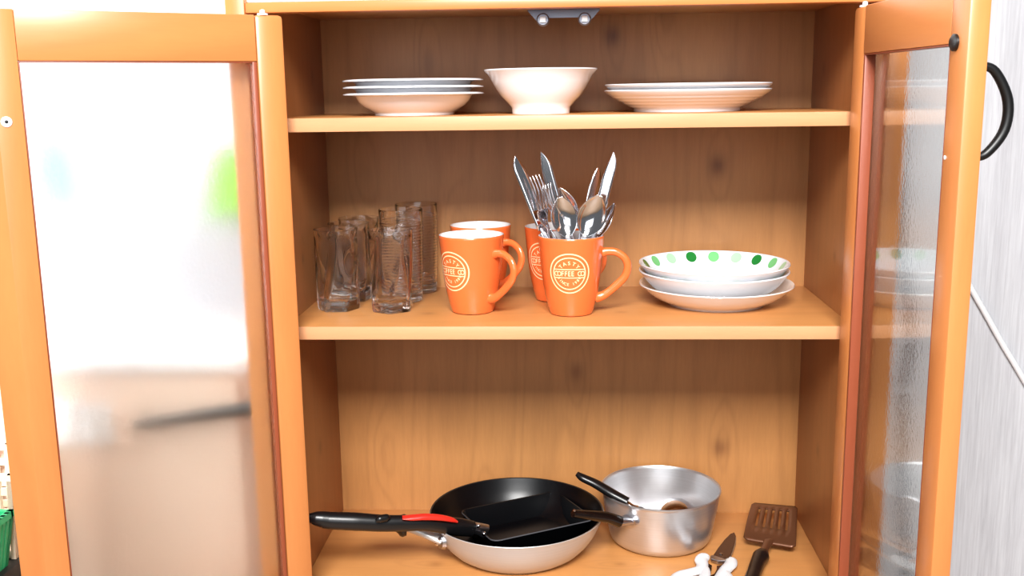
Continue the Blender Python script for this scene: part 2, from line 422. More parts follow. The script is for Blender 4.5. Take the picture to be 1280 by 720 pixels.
# ------------------------------------------------------------------ dotted plates on the middle shelf
t = NT('china with green dots'); c = t.n('ShaderNodeTexCoord'); sp = t.n('ShaderNodeSeparateXYZ'); t.t.links.new(c.outputs['Object'], sp.inputs[0])
X, Y = sp.outputs[0], sp.outputs[1]
r = t.math('SQRT', t.math('ADD', t.math('MULTIPLY', X, X), t.math('MULTIPLY', Y, Y)))
an = t.math('ADD', t.math('MULTIPLY', t.math('ARCTAN2', Y, X), 18/(2*pi)), 18.5)
fr = t.math('SUBTRACT', t.math('FRACT', an), .5); ix = t.math('MODULO', t.math('FLOOR', an), 3)
du = t.math('MULTIPLY', fr, .0915*2*pi/18); dv = t.math('MULTIPLY', t.math('SUBTRACT', r, .0925), 1.5)
d2 = t.math('ADD', t.math('MULTIPLY', du, du), t.math('MULTIPLY', dv, dv))
msk = t.math('LESS_THAN', d2, .0078**2)
c1 = t.mix(t.math('GREATER_THAN', ix, .5), lin(28, 118, 50), lin(160, 206, 166))
c2 = t.mix(t.math('GREATER_THAN', ix, 1.5), c1, lin(110, 186, 118))
t.put(t.b.inputs['Base Color'], t.mix(msk, lin(224, 230, 238), c2)); t.b.inputs['Roughness'].default_value = .13; t.b.inputs['Coat Weight'].default_value = .6
M_DOTS = t.m
gd = 'dotted plates stacked on the middle shelf'
PD = Vector((.2045, .1438, .0003))
p0 = closed_dish('plate', [(.066, 0), (.0676, .0025), (.076, .0058), (.085, .0105), (.093, .0165), (.0985, .0218), (.1035, .0265)], .0026, M_WARMCHINA)
tag(p0, 'shallow cream white plate, lowest of the three under the green dotted plate', 'plate'); p0.location = PD
deep = [(.055, 0), (.0565, .003), (.066, .0062), (.0755, .0112), (.084, .0175), (.091, .0250), (.0965, .0325), (.1008, .0385)]
p1 = closed_dish('dotted_plate', deep, .0026, [M_CERAMIC, M_DOTS]); p1.location = PD+Vector((-.0035, 0, .0063))
tag(p1, 'deep white plate in the middle of the stack, right under the green dotted one', 'plate', gd)
p2 = p1.copy(); COL.objects.link(p2); p2.location = PD+Vector((-.0036, 0, .0163)); p2.rotation_euler = (0, 0, radians(-18))
p2['label'] = 'deep white plate with green dots inside the rim, top of the middle shelf stack'

# ------------------------------------------------------------------ mugs
MP = [(0, 0), (.024, 0), (.0275, .001), (.0287, .004), (.0312, .0125), (.0343, .026), (.0368, .040), (.0386, .054), (.0402, .070), (.0416, .086), (.0428, .0995), (.0430, .1018),
      (.0424, .1028), (.0410, .1028), (.0404, .1018), (.0398, .098), (.0388, .086), (.0374, .070), (.0358, .054), (.0340, .040), (.0315, .026), (.028, .013), (.022, .0085), (0, .008)]
def mugR(z):
    P = MP[3:11]
    for a, b in zip(P, P[1:]):
        if a[1] <= z <= b[1]: return a[0]+(b[0]-a[0])*(z-a[1])/(b[1]-a[1])
    return P[-1][0] if z > P[-1][1] else P[0][0]
def logo_mesh():
    V, F = [], []
    def add(vs, fs, f=lambda p: p):
        n = len(V); V.extend(f(p) for p in vs); F.extend(tuple(i+n for i in q) for q in fs)
    def ring(r0, r1, n=72):
        vs = [(r*cos(2*pi*i/n), r*sin(2*pi*i/n)) for r in (r0, r1) for i in range(n)]
        add(vs, [(i, (i+1) % n, n+(i+1) % n, n+i) for i in range(n)])
    def bar(x0, x1, y0, y1, n=24):
        vs = [(x0+(x1-x0)*i/n, y) for y in (y0, y1) for i in range(n+1)]
        add(vs, [(i, i+1, n+2+i, n+1+i) for i in range(n)])
    ring(.0246, .0262); ring(.0198, .0212)
    bar(-.0202, .0202, .0049, .0060); bar(-.0202, .0202, -.0060, -.0049)
    def glyph(ch, size):
        cu = bpy.data.curves.new('glyph', 'FONT'); cu.body = ch; cu.size = size; cu.align_x = 'CENTER'; cu.align_y = 'CENTER'; cu.resolution_u = 3; cu.offset = size*.012
        o = bpy.data.objects.new('glyph', cu); COL.objects.link(o); dg = bpy.context.evaluated_depsgraph_get()
        me = bpy.data.meshes.new_from_object(o.evaluated_get(dg)); vs = [(v.co.x, v.co.y) for v in me.vertices]; fs = [tuple(p.vertices) for p in me.polygons]
        bpy.data.objects.remove(o); bpy.data.curves.remove(cu); bpy.data.meshes.remove(me); return vs, fs
    def arc(txt, rad, step, size, top=True):
        n = len(txt)
        for i, ch in enumerate(txt):
            if ch == ' ': continue
            vs, fs = glyph(ch, size)
            if vs: ym = (max(p[1] for p in vs)+min(p[1] for p in vs))/2; vs = [(p[0], p[1]-ym) for p in vs]
            a = (i-(n-1)/2)*step
            if top: th = -a; f = lambda p: (p[0]*cos(th)-(p[1]+rad)*sin(th), p[0]*sin(th)+(p[1]+rad)*cos(th))
            else: th = a; f = lambda p: (p[0]*cos(th)-(p[1]-rad)*sin(th), p[0]*sin(th)+(p[1]-rad)*cos(th))
            add(vs, fs, f)
    arc('TASTY', .0138, .43, .0066); arc('SINCE 1980', .0142, .255, .0052, False)
    txt = 'COFFEE CO'; pitch = .00425
    for i, ch in enumerate(txt):
        if ch == ' ': continue
        vs, fs = glyph(ch, .0092); ym = (max(p[1] for p in vs)+min(p[1] for p in vs))/2
        add([(p[0]*.80+(i-4)*pitch, p[1]-ym) for p in vs], fs)
    return V, F
LV, LF = logo_mesh()
def make_mug():
    m = thing('mug', '', 'mug', group='orange mugs on the middle shelf')
    lathe('body', MP, [M_ORANGE, M_WHITEIN], m, n=72, split=12)
    # handle lies in the local +x direction, print on local -y
    P = [(.0385, 0, .0795), (.047, 0, .0815), (.058, 0, .0805), (.0685, 0, .0735), (.0730, 0, .0625), (.0700, 0, .0500), (.0610, 0, .0395), (.0505, 0, .0300), (.0425, 0, .0242), (.0365, 0, .0218), (.0318, 0, .0212)]
    tube('handle', P, [(.0062, .0052), (.0052, .0042), (.0048, .0038), (.0048, .0038), (.005, .0038), (.005, .0038), (.0052, .004), (.0052, .0042), (.0056, .0048), (.0066, .0060), (.0074, .0070)], M_ORANGE, m, up=(0, 1, 0), n=16)
    V = []
    for x, y in LV:
        z = .0585+y; R = mugR(z); a = -pi/2+x/.0386; V.append(((R+.00035)*cos(a), (R+.00035)*sin(a), z))
    mesh('printed_emblem', V, LF, M_CREAM, m, smooth=False)['label'] = 'round cream coffee emblem'
    return m
mug = make_mug()
mug.location = (.0083, .0799, .0003); mug.rotation_euler = (0, 0, radians(-4)); mug['label'] = 'orange mug holding the cutlery, front right, emblem facing the viewer'
dup(mug, (-.1225, .0927, .0003), 'empty orange mug at front left beside the glasses, handle towards the viewer', rotz=radians(-38))
dup(mug, (-.1185, .190, .0003), 'orange mug standing behind the empty front left mug', rotz=radians(-36))
dup(mug, (-.0130, .172, .0003), 'orange mug half hidden behind the mug that holds the cutlery', rotz=radians(-27))

# ------------------------------------------------------------------ tumblers
def hexglass():
    V, F = [], []; n = 72; rows = 28; Hh = .1088
    def hexr(a, R, k):
        a = (a % (pi/3))-pi/6; hx = R*.9/cos(a); return R*(1-k)+min(hx, R)*k
    def ring(z, R, k, tw):
        s = len(V)
        for i in range(n):
            a = 2*pi*i/n; rr = hexr(a, R, k); V.append((rr*cos(a+tw), rr*sin(a+tw), z))
        return list(range(s, s+n))
    L = []
    for j in range(rows+1):
        f = j/rows; z = Hh*f; k = 1.0-(.75 if f > .93 else 0)*min(1, (f-.93)/.07) if f > .93 else 1
        R = .0285+.0015*f-(.0012 if j == 0 else 0)
        tw = .52*(.5-.5*cos(pi*min(1, f*1.05)))
        L.append(ring(z, R, k, tw))
    for j in range(rows, 2, -1):
        f = j/rows; z = Hh*f if j > 3 else .0125; R = .0235+.0036*f; k = 1 if f < .9 else .3
        tw = .52*(.5-.5*cos(pi*min(1, f*1.05)))+.12*sin(pi*f); L.append(ring(z, R if j > 3 else R*.86, k, tw))
    for a, b in zip(L, L[1:]):
        for i in range(n): F.append((a[i], a[(i+1) % n], b[(i+1) % n], b[i]))
    F.append(tuple(L[0])[::-1]); F.append(tuple(L[-1]))
    return mesh('tumbler', V, F, M_GLASS, autos=50)
hg = hexglass(); gg = 'clear twisted six sided tumblers on the middle shelf'
HG = [((-.3065, .1095, .0004), 'clear twisted six sided tumbler at far left front of the middle shelf', 4),
      ((-.3020, .1712, .0004), 'clear twisted tumbler directly behind the far left front one', 20),
      ((-.3000, .2326, .0004), 'clear twisted tumbler at the back of the far left row of three', -12)]
for i, (l, s, a) in enumerate(HG+[((-.2315, .1000, .0004), 'clear twisted tumbler in front of the two tall ribbed glasses', 33)]):
    o = hg if i == 0 else hg.copy()
    if i: COL.objects.link(o)
    o.location = l; o.rotation_euler = (0, 0, radians(a)); tag(o, s, 'glass', gg)
pr = [(0, 0), (.0235, 0), (.0265, .0012)]
for i in range(1, 145):
    z = .0012+i*(.1275-.0012)/144; r = .0270+.0035*(z/.13)
    if .014 < z < .112: r += .0006*sin(2*pi*z/.0042)
    pr.append((r, z))
pr += [(.0302, .1288), (.0292, .1288), (.0285, .126)]+[(.0250+.0035*(z/.13), z) for z in (.10, .07, .04, .022, .014)]+[(.020, .0115), (0, .011)]
rg = lathe('tall_glass', pr, M_GLASS, n=56, autos=60); rg.location = (-.2270, .1640, .0004)
tag(rg, 'tall round ribbed glass directly behind the front tumbler, nearer of the tall pair', 'glass', 'tall ribbed glasses on the middle shelf')
o = rg.copy(); COL.objects.link(o); o.location = (-.2150, .2290, .0004); o['label'] = 'tall round ribbed glass against the back panel, farther of the tall pair'

# ------------------------------------------------------------------ cutlery (local +z = from handle end to tip, local -y = face)
def strip(name, st, mat, parent, n=8, th=.0014, sub=1):
    """stations (z, half width, y offset, cup depth, x offset)"""
    V, F = [], []
    for (z, hw, yo, cup, xo) in st:
        for i in range(n+1):
            s = -1+2*i/n; V.append((xo+s*hw, yo+cup*(1-s*s), z))
    for j in range(len(st)-1):
        for i in range(n): a = j*(n+1)+i; F.append((a, a+1, a+n+2, a+n+1))
    return mesh(name, V, F, mat, parent, solid=th, sub=sub, autos=80)
def orient(L, base, tip, face, twist=0):
    z = (Vector(tip)-Vector(base)).normalized(); k = (Vector(tip)-Vector(base)).length/L if L else 1; f = Vector(face); y = -(f-z*f.dot(z)).normalized(); x = y.cross(z)
    R = Matrix((x, y, z)).transposed() @ Matrix.Rotation(twist, 3, 'Z')
    return Matrix.Translation(Vector(base)) @ R.to_4x4() @ Matrix.Scale(k, 4)
def knife(L=.215):
    k = thing('table_knife', '', 'knife', group='cutlery standing in the orange mug')
    b0 = L-.105; V, F = [], []
    st = []
    for i in range(24):
        f = 1-(1-i/23)**1.7; z = b0+.105*f; xr = .0095*(1-max(0, (f-.78)/.22)**2.2)-.0012*(1-f); xl = -.0090*(1-max(0, (f-.60)/.40)**2)+(.0035*(1-f))
        st.append((z, (xr-xl)/2+.0002, 0, 0, (xr+xl)/2))
    strip('blade', st, M_STEEL, k, 4, .0009, 0)
    tube('handle', [(0, 0, 0), (0, 0, .004), (0, 0, .03), (0, 0, .07), (0, 0, b0-.012), (0, 0, b0+.002)], [(.005, .002), (.0085, .0028), (.008, .003), (.006, .0028), (.0052, .0026), (.006, .0012)], M_STEELB, k, up=(0, 1, 0), n=14)
    return k
def handle_strip(parent, z1, w0=.0085, w1=.0032, y1=0):
    st = []
    for i in range(13):
        f = i/12; z = z1*f; hw = w0*sqrt(min(1, f*6+.04))*(1-f)+w1*f if f < .999 else w1
        hw = w1+(w0-w1)*(1-f)**1.3*min(1, .45+f*5); st.append((z, hw, y1*f*f, 0, 0))
    return strip('handle', st, M_STEEL, parent, 4, .002, 1)
def spoon(L, bl, bwid, cup=.007):
    k = thing('spoon', '', 'spoon', group='cutlery standing in the orange mug')
    z1 = L-bl; handle_strip(k, z1+.004, y1=.0)
    st = []
    for i in range(17):
        f = i/16; a = f*pi; hw = bwid/2*sin(min(pi, a**.92*pi**.08))**.62 if 0 < f < 1 else .003
        hw = max(hw, .0028 if f < .5 else .0012)
        st.append((z1+bl*f, hw, .0, cup*sin(a)**.8 if 0 < f < 1 else 0, 0))
    strip('bowl', st, M_STEEL, k, 10, .0012, 1); return k
def fork(L, hl=.072, wid=.024):
    k = thing('fork', '', 'fork', group='cutlery standing in the orange mug')
    z1 = L-hl; handle_strip(k, z1+.003)
    V, F = [], []; nt = 4; tl = .046; zs = L-tl
    st = []
    for i in range(9):
        f = i/8; hw = .003+(wid/2-.003)*(sin(f*pi/2)**1.3); st.append((z1+(zs-z1)*f, hw, .004*sin(f*pi), 0, 0))
    strip('neck', st, M_STEEL, k, 8, .0016, 1)
    pitch = wid/nt
    for j in range(nt):
        xo = (j-1.5)*pitch*1.02; s2 = []
        for i in range(7):
            f = i/6; hw = .0019*(1-.45*f) if i < 6 else .0006
            s2.append((zs-.001+(tl+.001)*f, hw, -.004*sin(f*pi)-.0*f, 0, xo))
        strip('tine', s2, M_STEEL, k, 2, .0015, 1)
    return k
def setmw(o, m): o.matrix_world = m
cut = []
kn = knife()
def PT(u, v, y): return at(u, v, 'y', y)
def aim(u, v, y, u2, v2, y2, L):
    """tip at the first point, passing the second; returns base, tip"""
    tip = PT(u, v, y); q = PT(u2, v2, y2); d = (tip-q).normalized(); b = tip-d*((tip.z-.0115)/d.z)
    c = Vector((b.x-.0083, b.y-.0799, 0)); c = c.normalized()*min(c.length, .0215)
    b = Vector((.0083+c.x, .0799+c.y, .0125)); return b, tip
b_, t_ = aim(644, 194, .085, 684, 298, .080, .212)
setmw(kn, orient(.215, b_, t_, (.35, -1, .1), pi)); kn['label'] = 'table knife leaning farthest left out of the orange mug'
for (u, v, y, u2, v2, y2, L, face, tw, lab) in (
        (676, 190, .090, 705, 292, .088, .212, (-.14, -1, .15), 0, 'bright table knife standing behind the left forks in the orange mug'),
        (767, 190, .086, 742, 292, .082, .212, (-.12, -1, .2), 0, 'bright table knife leaning right, tallest on the right of the orange mug'),
        (748, 208, .102, 728, 292, .094, .196, (.6, -1, 0), 0, 'dark reflecting table knife just left of the tall right hand knife')):
    b_, t_ = aim(u, v, y, u2, v2, y2, L)
    dup(kn, None, lab, mw=orient(.215, b_, t_, face, tw))
fk = fork(.178)
b_, t_ = aim(667, 218, .068, 689, 299, .066, .178)
setmw(fk, orient(.178, b_, t_, (1.25, -1, .25))); fk['label'] = 'upright fork with its tines before the leftmost knife'
b_, t_ = aim(683, 229, .080, 706, 299, .076, .17)
dup(fk, None, 'fork leaning left beside the upright fork, tines in shadow', mw=orient(.178, b_, t_, (-1.3, -1, .1)))
b_, t_ = aim(681, 287, .0700, 696, 310, .072, .120)
fk2 = fork(.112, .05, .017); setmw(fk2, orient(.112, b_, t_, (.2, -1, .3))); fk2['label'] = 'small fork whose tine tips just clear the left rim of the mug'
sp1 = spoon(.142, .052, .034, .0065)
b_, t_ = aim(750, 244, .054, 724, 300, .056, .155)
setmw(sp1, orient(.142, b_, t_, (-.06, -1, .14))); sp1['label'] = 'large bright spoon at the front right of the orange mug, before the knives'
for (u, v, y, u2, v2, y2, face, lab) in (
        (700, 246, .068, 711, 299, .066, (.1, -1, .1), 'spoon in the middle of the mug with its hollow facing the viewer'),
        (698, 235, .088, 722, 292, .084, (-.3, -1, .5), 'spoon behind the middle spoon, only its curved rim showing'),
        (769, 254, .082, 742, 300, .080, (-1, -.35, .3), 'spoon leaning farthest right, seen edge on as a dark curve')):
    b_, t_ = aim(u, v, y, u2, v2, y2, .160)
    dup(sp1, None, lab, mw=orient(.142, b_, t_, face))

# ------------------------------------------------------------------ frying pan
PC = Vector((-.0700, .1300, H3+.0004))
pan = thing('frying_pan', 'large round frying pan, black inside and silver outside, on the bottom shelf', 'pan', PC)
lathe('body', [(0, 0), (.078, 0), (.083, .0012), (.094, .0085), (.104, .019), (.1125, .032), (.1185, .045), (.1228, .0565), (.1233, .0575), (.1228, .0582), (.1208, .0576),
               (.1190, .053), (.1145, .041), (.1085, .029), (.100, .0175), (.090, .0090), (.080, .0045), (.07, .0035), (0, .0035)], [M_ALUPAN, M_NONSTICK], pan, n=96, split=9)
dirp = Vector((-.845, -.535, 0))
rv = Vector((0, 0, 0))+dirp*.1180+Vector((0, 0, .040))
col_ = at(508, 657, 'y', .068)-PC; e_ = at(455, 655, 'y', .060)-PC
tube('handle_neck', [rv, rv+(col_-rv)*.5, col_], [(.010, .006), (.008, .006), (.008, .007)], M_ALUPAN, pan, n=14)
mp_ = tube('rivet_plate', [rv+dirp*-.001, rv+dirp*.004], [(.014, .013), (.012, .011)], M_STEELB, pan, n=16, m=1)
sd = dirp.cross(Vector((0, 0, 1)))
for k, (a, b) in enumerate(((.0045, -.006), (-.004, .004))):
    c_ = rv+dirp*.0045+sd*a+Vector((0, 0, b)); tube('rivet', [c_, c_+dirp*.0025, c_+dirp*.0035], [.0032, .0028, .0008], M_STEEL, mp_, n=12, m=1)
dd = (e_-col_).normalized()
tube('handle', [col_-dd*.001, col_+dd*.004, col_+dd*.008, col_+dd*.014, col_+(e_-col_)*.6, e_, e_+dd*.004], [(.010, .014), (.012, .0162), (.011, .015), (.007, .009), (.009, .0095), (.009, .0095), (.004, .004)], M_BLACKP, pan, n=16, m=3)

# ------------------------------------------------------------------ square pan in the frying pan
SQ = Vector((-.0570, .1510, H3+.0072)); ROT = radians(28.5)
sq = thing('square_pan', 'small black square pan with red trimmed handle lying inside the round frying pan', 'pan', SQ, ROT)
def rrect(hx, hy, rad, z, m=5):
    out = []
    for cx, cy_, a0 in ((hx-rad, hy-rad, 0), (-hx+rad, hy-rad, 90), (-hx+rad, -hy+rad, 180), (hx-rad, -hy+rad, 270)):
        for i in range(m+1):
            a = radians(a0+90*i/m); out.append((cx+rad*cos(a), cy_+rad*sin(a), z))
    return out
hx, hy = .0800, .0590; R_ = []
for (d_, z, rd) in ((-.011, 0, .010), (-.008, .0015, .012), (-.001, .032, .012), (.0005, .0335, .012), (.0002, .0350, .012), (-.0012, .0346, .011), (-.0018, .0330, .011), (-.009, .0040, .009), (-.012, .0030, .008)):
    R_.append(rrect(hx+d_, hy+d_, rd, z))
n_ = len(R_[0]); V = [p for r_ in R_ for p in r_]
F = [(j*n_+i, j*n_+(i+1) % n_, (j+1)*n_+(i+1) % n_, (j+1)*n_+i) for j in range(len(R_)-1) for i in range(n_)]
F += [tuple(range(n_))[::-1], tuple((len(R_)-1)*n_+i for i in range(n_))]
mesh('body', V, F, [M_NONSTICK, M_RIMLIGHT], sq, autos=50, fm=[1 if j == 3 else 0 for j in range(len(R_)-1) for i in range(n_)]+[0, 0])
iS = Matrix.Translation(SQ) @ Matrix.Rotation(ROT, 4, 'Z'); iS = iS.inverted()
W2 = lambda p: iS @ Vector(p)
st0 = W2((-.1210, .0960, -.318)); 
br = [W2(at(607, 664, 'y', .094)), W2(at(598, 661, 'y', .086)), W2(at(586, 659, 'y', .076))]
bk = tube('handle_bracket', br, [(.006, .010), (.007, .0085), (.0085, .008)], M_STEELB, sq, n=14)
for u, v in ((605, 667), (598, 657)):
    c_ = W2(at(u, v, 'y', .078)); tube('rivet', [c_, c_+Vector((-.001, -.002, .0005)), c_+Vector((-.0015, -.0032, .0008))], [.0030, .0026, .0008], M_STEEL, bk, n=12, m=1)
hp = [(590, 661, .079), (575, 659, .066), (556, 657, .053), (532, 654, .040), (505, 654, .030), (478, 654, .021), (445, 652, .013), (418, 651, .007), (404, 650, .004)]
HPW = [W2(at(*a[:2], 'y', a[2])) for a in hp]
hd = tube('handle', HPW, [(.008, .0110), (.0085, .0125), (.009, .0120), (.009, .0105), (.009, .0110), (.0095, .0115), (.011, .0122), (.0105, .0118), (.010, .0110)], M_BLACKP, sq, n=18)
ec = [(410, 650, .005), (402, 649, .003), (394, 648, .001), (386, 647, -.001)]
tube('end_cap', [W2(at(*a[:2], 'y', a[2])) for a in ec], [(.0102, .0112), (.0098, .0105), (.0085, .0090), (.005, .0055)], M_BLACKP, hd, n=18)['label'] = 'glossy black end cap'
tr = [(503, 647, .0215), (515, 647, .0245), (532, 646, .030), (550, 647, .038), (564, 649.5, .047), (571, 652, .052)]
tube('trim', [W2(at(*a[:2], 'y', a[2]))+Vector((0, 0, .0)) for a in tr], [(.006, .0018), (.0062, .0036), (.0060, .0042), (.0055, .0040), (.005, .0034), (.003, .0018)], M_RED, hd, n=14)['label'] = 'red plastic trim'
bt = W2(at(478, 650, 'y', .009)); tube('release_button', [bt+Vector((-.009, 0, 0)), bt+Vector((-.004, 0, .002)), bt+Vector((.006, 0, .002)), bt+Vector((.010, 0, 0))], [.002, .005, .005, .002], M_BLACKP, hd, n=12)

# ------------------------------------------------------------------ saucepan
QC = Vector((.1365, .1695, H3+.0004))
pot = thing('saucepan', 'deep round aluminium saucepan with brown handle, right of the frying pan', 'saucepan', QC)
lathe('body', [(0, 0), (.060, 0), (.0665, .0012), (.0712, .0050), (.0738, .0120), (.0775, .032), (.0812, .052), (.0842, .0715), (.0848, .0752), (.0860, .0768), (.0858, .0784), (.0845, .0786),
               (.0834, .0772), (.0828, .0740), (.0800, .0600), (.0755, .038), (.0712, .0150), (.0680, .0060), (.062, .0030), (0, .0028)], M_ALU, pot, n=96)
bp = at(786, 651, 'y', .0985)-QC; az = math.atan2(bp.y, bp.x); ra = Vector((cos(az), sin(az), 0)); zb = bp.z
bkt = tube('handle_bracket', [ra*.0795+Vector((0, 0, zb-.000)), ra*.0850+Vector((0, 0, zb)), ra*.088+Vector((0, 0, zb))], [(.014, .0075), (.0135, .007), (.0120, .006)], M_STEELB, pot, n=16, m=2)
sd = ra.cross(Vector((0, 0, 1))).normalized()
for a, b in ((.0005, -.0025), (-.008, .0020)):
    c_ = ra*.0875+sd*-a*1.0+Vector((0, 0, zb+b)); tube('rivet', [c_, c_+ra*.002, c_+ra*.003], [.0028, .0024, .0008], M_STEEL, bkt, n=12, m=1)
hq = [(774, 652, .088), (760, 647, .078), (745, 645, .068), (730, 643.5, .058), (716, 642, .050)]
hq = [at(*a[:2], 'y', a[2])-QC for a in hq]
tube('bracket_neck', [ra*.083+Vector((0, 0, zb)), (ra*.083+Vector((0, 0, zb))+hq[0])/2, hq[0]], [(.010, .005), (.008, .006), (.007, .0065)], M_STEELB, pot, n=14)
hh = tube('handle', hq, [(.0085, .0082), (.0085, .0075), (.0080, .0068), (.0072, .0060), (.006, .0050)], M_BROWNP, pot, n=16)
tube('hanging_ring', [hq[-1]+Vector((.0025, -.0012, .0048)), hq[-1]+Vector((.0005, -.0025, .0058))], [.0018, .0012], M_STEEL, hh, n=10, m=1)

# ------------------------------------------------------------------ ladle in the saucepan
L0 = at(721, 592, 'y', .150); LC = Vector((.0795, .1170, -.2655)); 
ld = thing('ladle', 'steel ladle with black handle lying bowl down in the saucepan', 'ladle', Vector((.1625, .196, H3+.004)))
lo = Vector(ld.location); W3 = lambda p: Vector(p)-lo
pts = [L0, at(728, 597, 'y', .147), at(745, 605, 'y', .142), at(765, 617, 'y', .131), at(784, 628, 'y', .1235)]
hl_ = tube('handle', [W3(p) for p in pts], [(.0035, .0035), (.0068, .0055), (.0080, .0062), (.0085, .0066), (.0078, .0072)], M_BLACKP, ld, n=16)
pe = pts[-1]; dd = (pts[-1]-pts[-2]).normalized()
tube('shaft', [W3(pe-dd*.004), W3(pe+dd*.010), W3((.1065, .1400, -.2960)), W3((.120, .160, -.322)), W3((.134, .178, -.336))], [(.0042, .0022)]*5, M_STEEL, ld, n=12)
V, F, _ = lathe_vf([(.0350, 0), (.0350, .010), (.0335, .018), (.030, .0270), (.0235, .0348), (.015, .0400), (.0065, .0424), (0, .043)], 40)
mesh('bowl', V, F, M_STEEL, ld, solid=.0012)

# ------------------------------------------------------------------ slotted spatula
sA, sB = at(940, 629, 'y', .232), at(997, 634, 'y', .226); sC, sD = at(929, 671, 'z', -.338), at(995, 682, 'z', -.338)
spt = thing('slotted_turner', 'brown slotted turner with black handle in the right corner of the bottom shelf', 'spatula', ((sC.x+sD.x)/2, sC.y, H3))
so = Vector(spt.location)
def bil(u, v):
    p = (sC*(1-u)+sD*u)*(1-v)+(sA*(1-u)+sB*u)*v
    p = p+Vector((0, 0, -.004*(1-v)**4+.003*sin(pi*v))); return p-so
xs = [0, .03, .10]; slots = []
for k in range(5):
    c_ = .20+k*.15; slots.append((c_-.024, c_+.024)); xs += [c_-.024, c_+.024]
xs += [.90, .97, 1]; ys = [0, .05, .14, .30, .45, .62, .78, .84, .93, 1]
V, F = [], []; idx = {}
for j, v in enumerate(ys):
    for i, u in enumerate(xs):
        uu = u
        if j == len(ys)-1: uu = .06+.88*u
        if j == 0: uu = .07+.86*u
        idx[i, j] = len(V); V.append(bil(uu, v))
for j in range(len(ys)-1):
    for i in range(len(xs)-1):
        um = (xs[i]+xs[i+1])/2
        if any(a < um < b for a, b in slots) and 3 <= j <= 5+0 or (any(a < um < b for a, b in slots) and j == 2 and False) or (any(a < um < b for a, b in slots) and j == 6): continue
        F.append((idx[i, j], idx[i+1, j], idx[i+1, j+1], idx[i, j+1]))
mesh('head', V, F, M_BRONZE, spt, solid=.0028, autos=60)
nk0 = bil(.46, .02); nk = [nk0+Vector((0, .004, .000)), at(961, 676, 'z', -.340)-so, at(956, 686, 'z', -.3425)-so, at(951, 697, 'z', -.3425)-so]
tube('neck', nk, [(.017, .0016), (.0075, .0030), (.0055, .0036), (.0055, .0036)], M_BRONZE, spt, n=14)
gr = [at(953, 692, 'z', -.3425)-so, at(951, 696, 'z', -.3425)-so, at(947, 704, 'z', -.3432)-so, at(942, 718, 'z', -.3435)-so, at(937, 732, 'z', -.3435)-so, at(933, 744, 'z', -.3435)-so]
tube('handle', gr, [(.009, .008), (.0115, .0105), (.0100, .0102), (.0095, .0095), (.0105, .0100), (.009, .009)], M_BLACKP, spt, n=16)

# ------------------------------------------------------------------ kitchen scissors
zc = H3+.0055
sc0 = at(905, 702, 'z', zc)
scs = thing('kitchen_scissors', 'closed kitchen scissors with white plastic grips before the saucepan', 'scissors', (sc0.x, sc0.y, H3))
def fl(u, v, z=zc): p = at(u, v, 'z', z); return (p.x-sc0.x, p.y-sc0.y)
bl = [fl(*p) for p in ((917.8, 666), (913, 668), (906, 675), (898, 685), (891, 695.5), (903, 699), (911.5, 697.8), (915, 689), (918.5, 678), (919.8, 670.5))]
b1 = extrude_poly('blade', bl, .0045, .0065, M_DARKSTEEL, scs, bev=.0004, smooth=False)
bl2 = [fl(*p) for p in ((918.5, 667), (914, 680), (908, 696), (912.5, 698), (916.5, 689), (919.6, 679), (920.6, 671))]
extrude_poly('blade', bl2, .0020, .0042, M_STEELB, scs, bev=.0004, smooth=False)
px_, py_ = fl(901.2, 693.5)
V, F, _ = lathe_vf([(0, .0064), (.0022, .0064), (.0022, .0074), (.0012, .0080), (0, .0080)], 16)
mesh('pivot_rivet', [(a+px_, b+py_, c) for a, b, c in V], F, M_STEEL, b1)
bo = [fl(*p) for p in ((888, 696), (890.5, 694.8), (906, 699.8), (911, 698), (909, 702), (897, 702.2), (889, 699.5))]
extrude_poly('bolster', bo, .002, .0072, M_STEELB, scs, bev=.0006, smooth=False)
tl_ = [fl(*p) for p in ((883, 705), (888, 707), (889.5, 711), (885.5, 714), (881, 721), (886, 722), (893, 716), (894.5, 708.5), (900, 707.5), (899, 704.5), (889, 703))]
def g3(u, v, z=.0075): a = fl(u, v); return (a[0], a[1], z)
tw_ = [fl(*p) for p in ((882, 703), (886, 706.5), (890, 708.5), (889, 712), (884, 714), (881, 719), (884, 722), (879, 726), (874, 716), (876, 706))]
extrude_poly('serrated_grip', tw_, .003, .0078, M_DARKSTEEL, scs, bev=.0003, smooth=False)
tw2 = [fl(*p) for p in ((907, 707), (896, 709), (896, 713), (893, 719), (884, 723), (890, 728), (904, 722), (911, 714))]
extrude_poly('serrated_grip', tw2, .003, .0078, M_DARKSTEEL, scs, bev=.0003, smooth=False)
lobe = [(885, 699.5), (880, 698), (876.5, 702), (878, 708), (875, 714), (862, 718), (850, 721), (843, 727), (846, 734), (858, 737), (872, 732), (880, 724), (882, 716), (879, 709)]
tube('grip', [g3(*p) for p in lobe], [(0.0039, .0042), (0.0088, .0050), (0.0091, .0052), (0.0081, .0052), (0.0078, .0052), (0.0078, .0050), (0.0078, .0050), (0.0078, .0050), (0.0078, .0050), (0.0078, .0050), (0.0078, .0050), (0.0075, .0050), (0.0065, .0048), (0.0052, .004)], M_WHITEP, scs, n=14, m=5)
lobe2 = [(911.5, 702.5), (914, 703), (913, 708), (908.5, 712.5), (904, 718), (899, 725), (892, 732), (899, 737), (908, 734), (911, 726), (907, 719), (901, 717)]
tube('grip', [g3(*p) for p in lobe2], [(0.0052, .0044), (0.0081, .0050), (0.0086, .0052), (0.0083, .0052), (0.0081, .0050), (0.0075, .0050), (0.0075, .0050), (0.0075, .0050), (0.0073, .0050), (0.0070, .0050), (0.0060, .0046), (0.0052, .004)], M_WHITEP, scs, n=14, m=5)

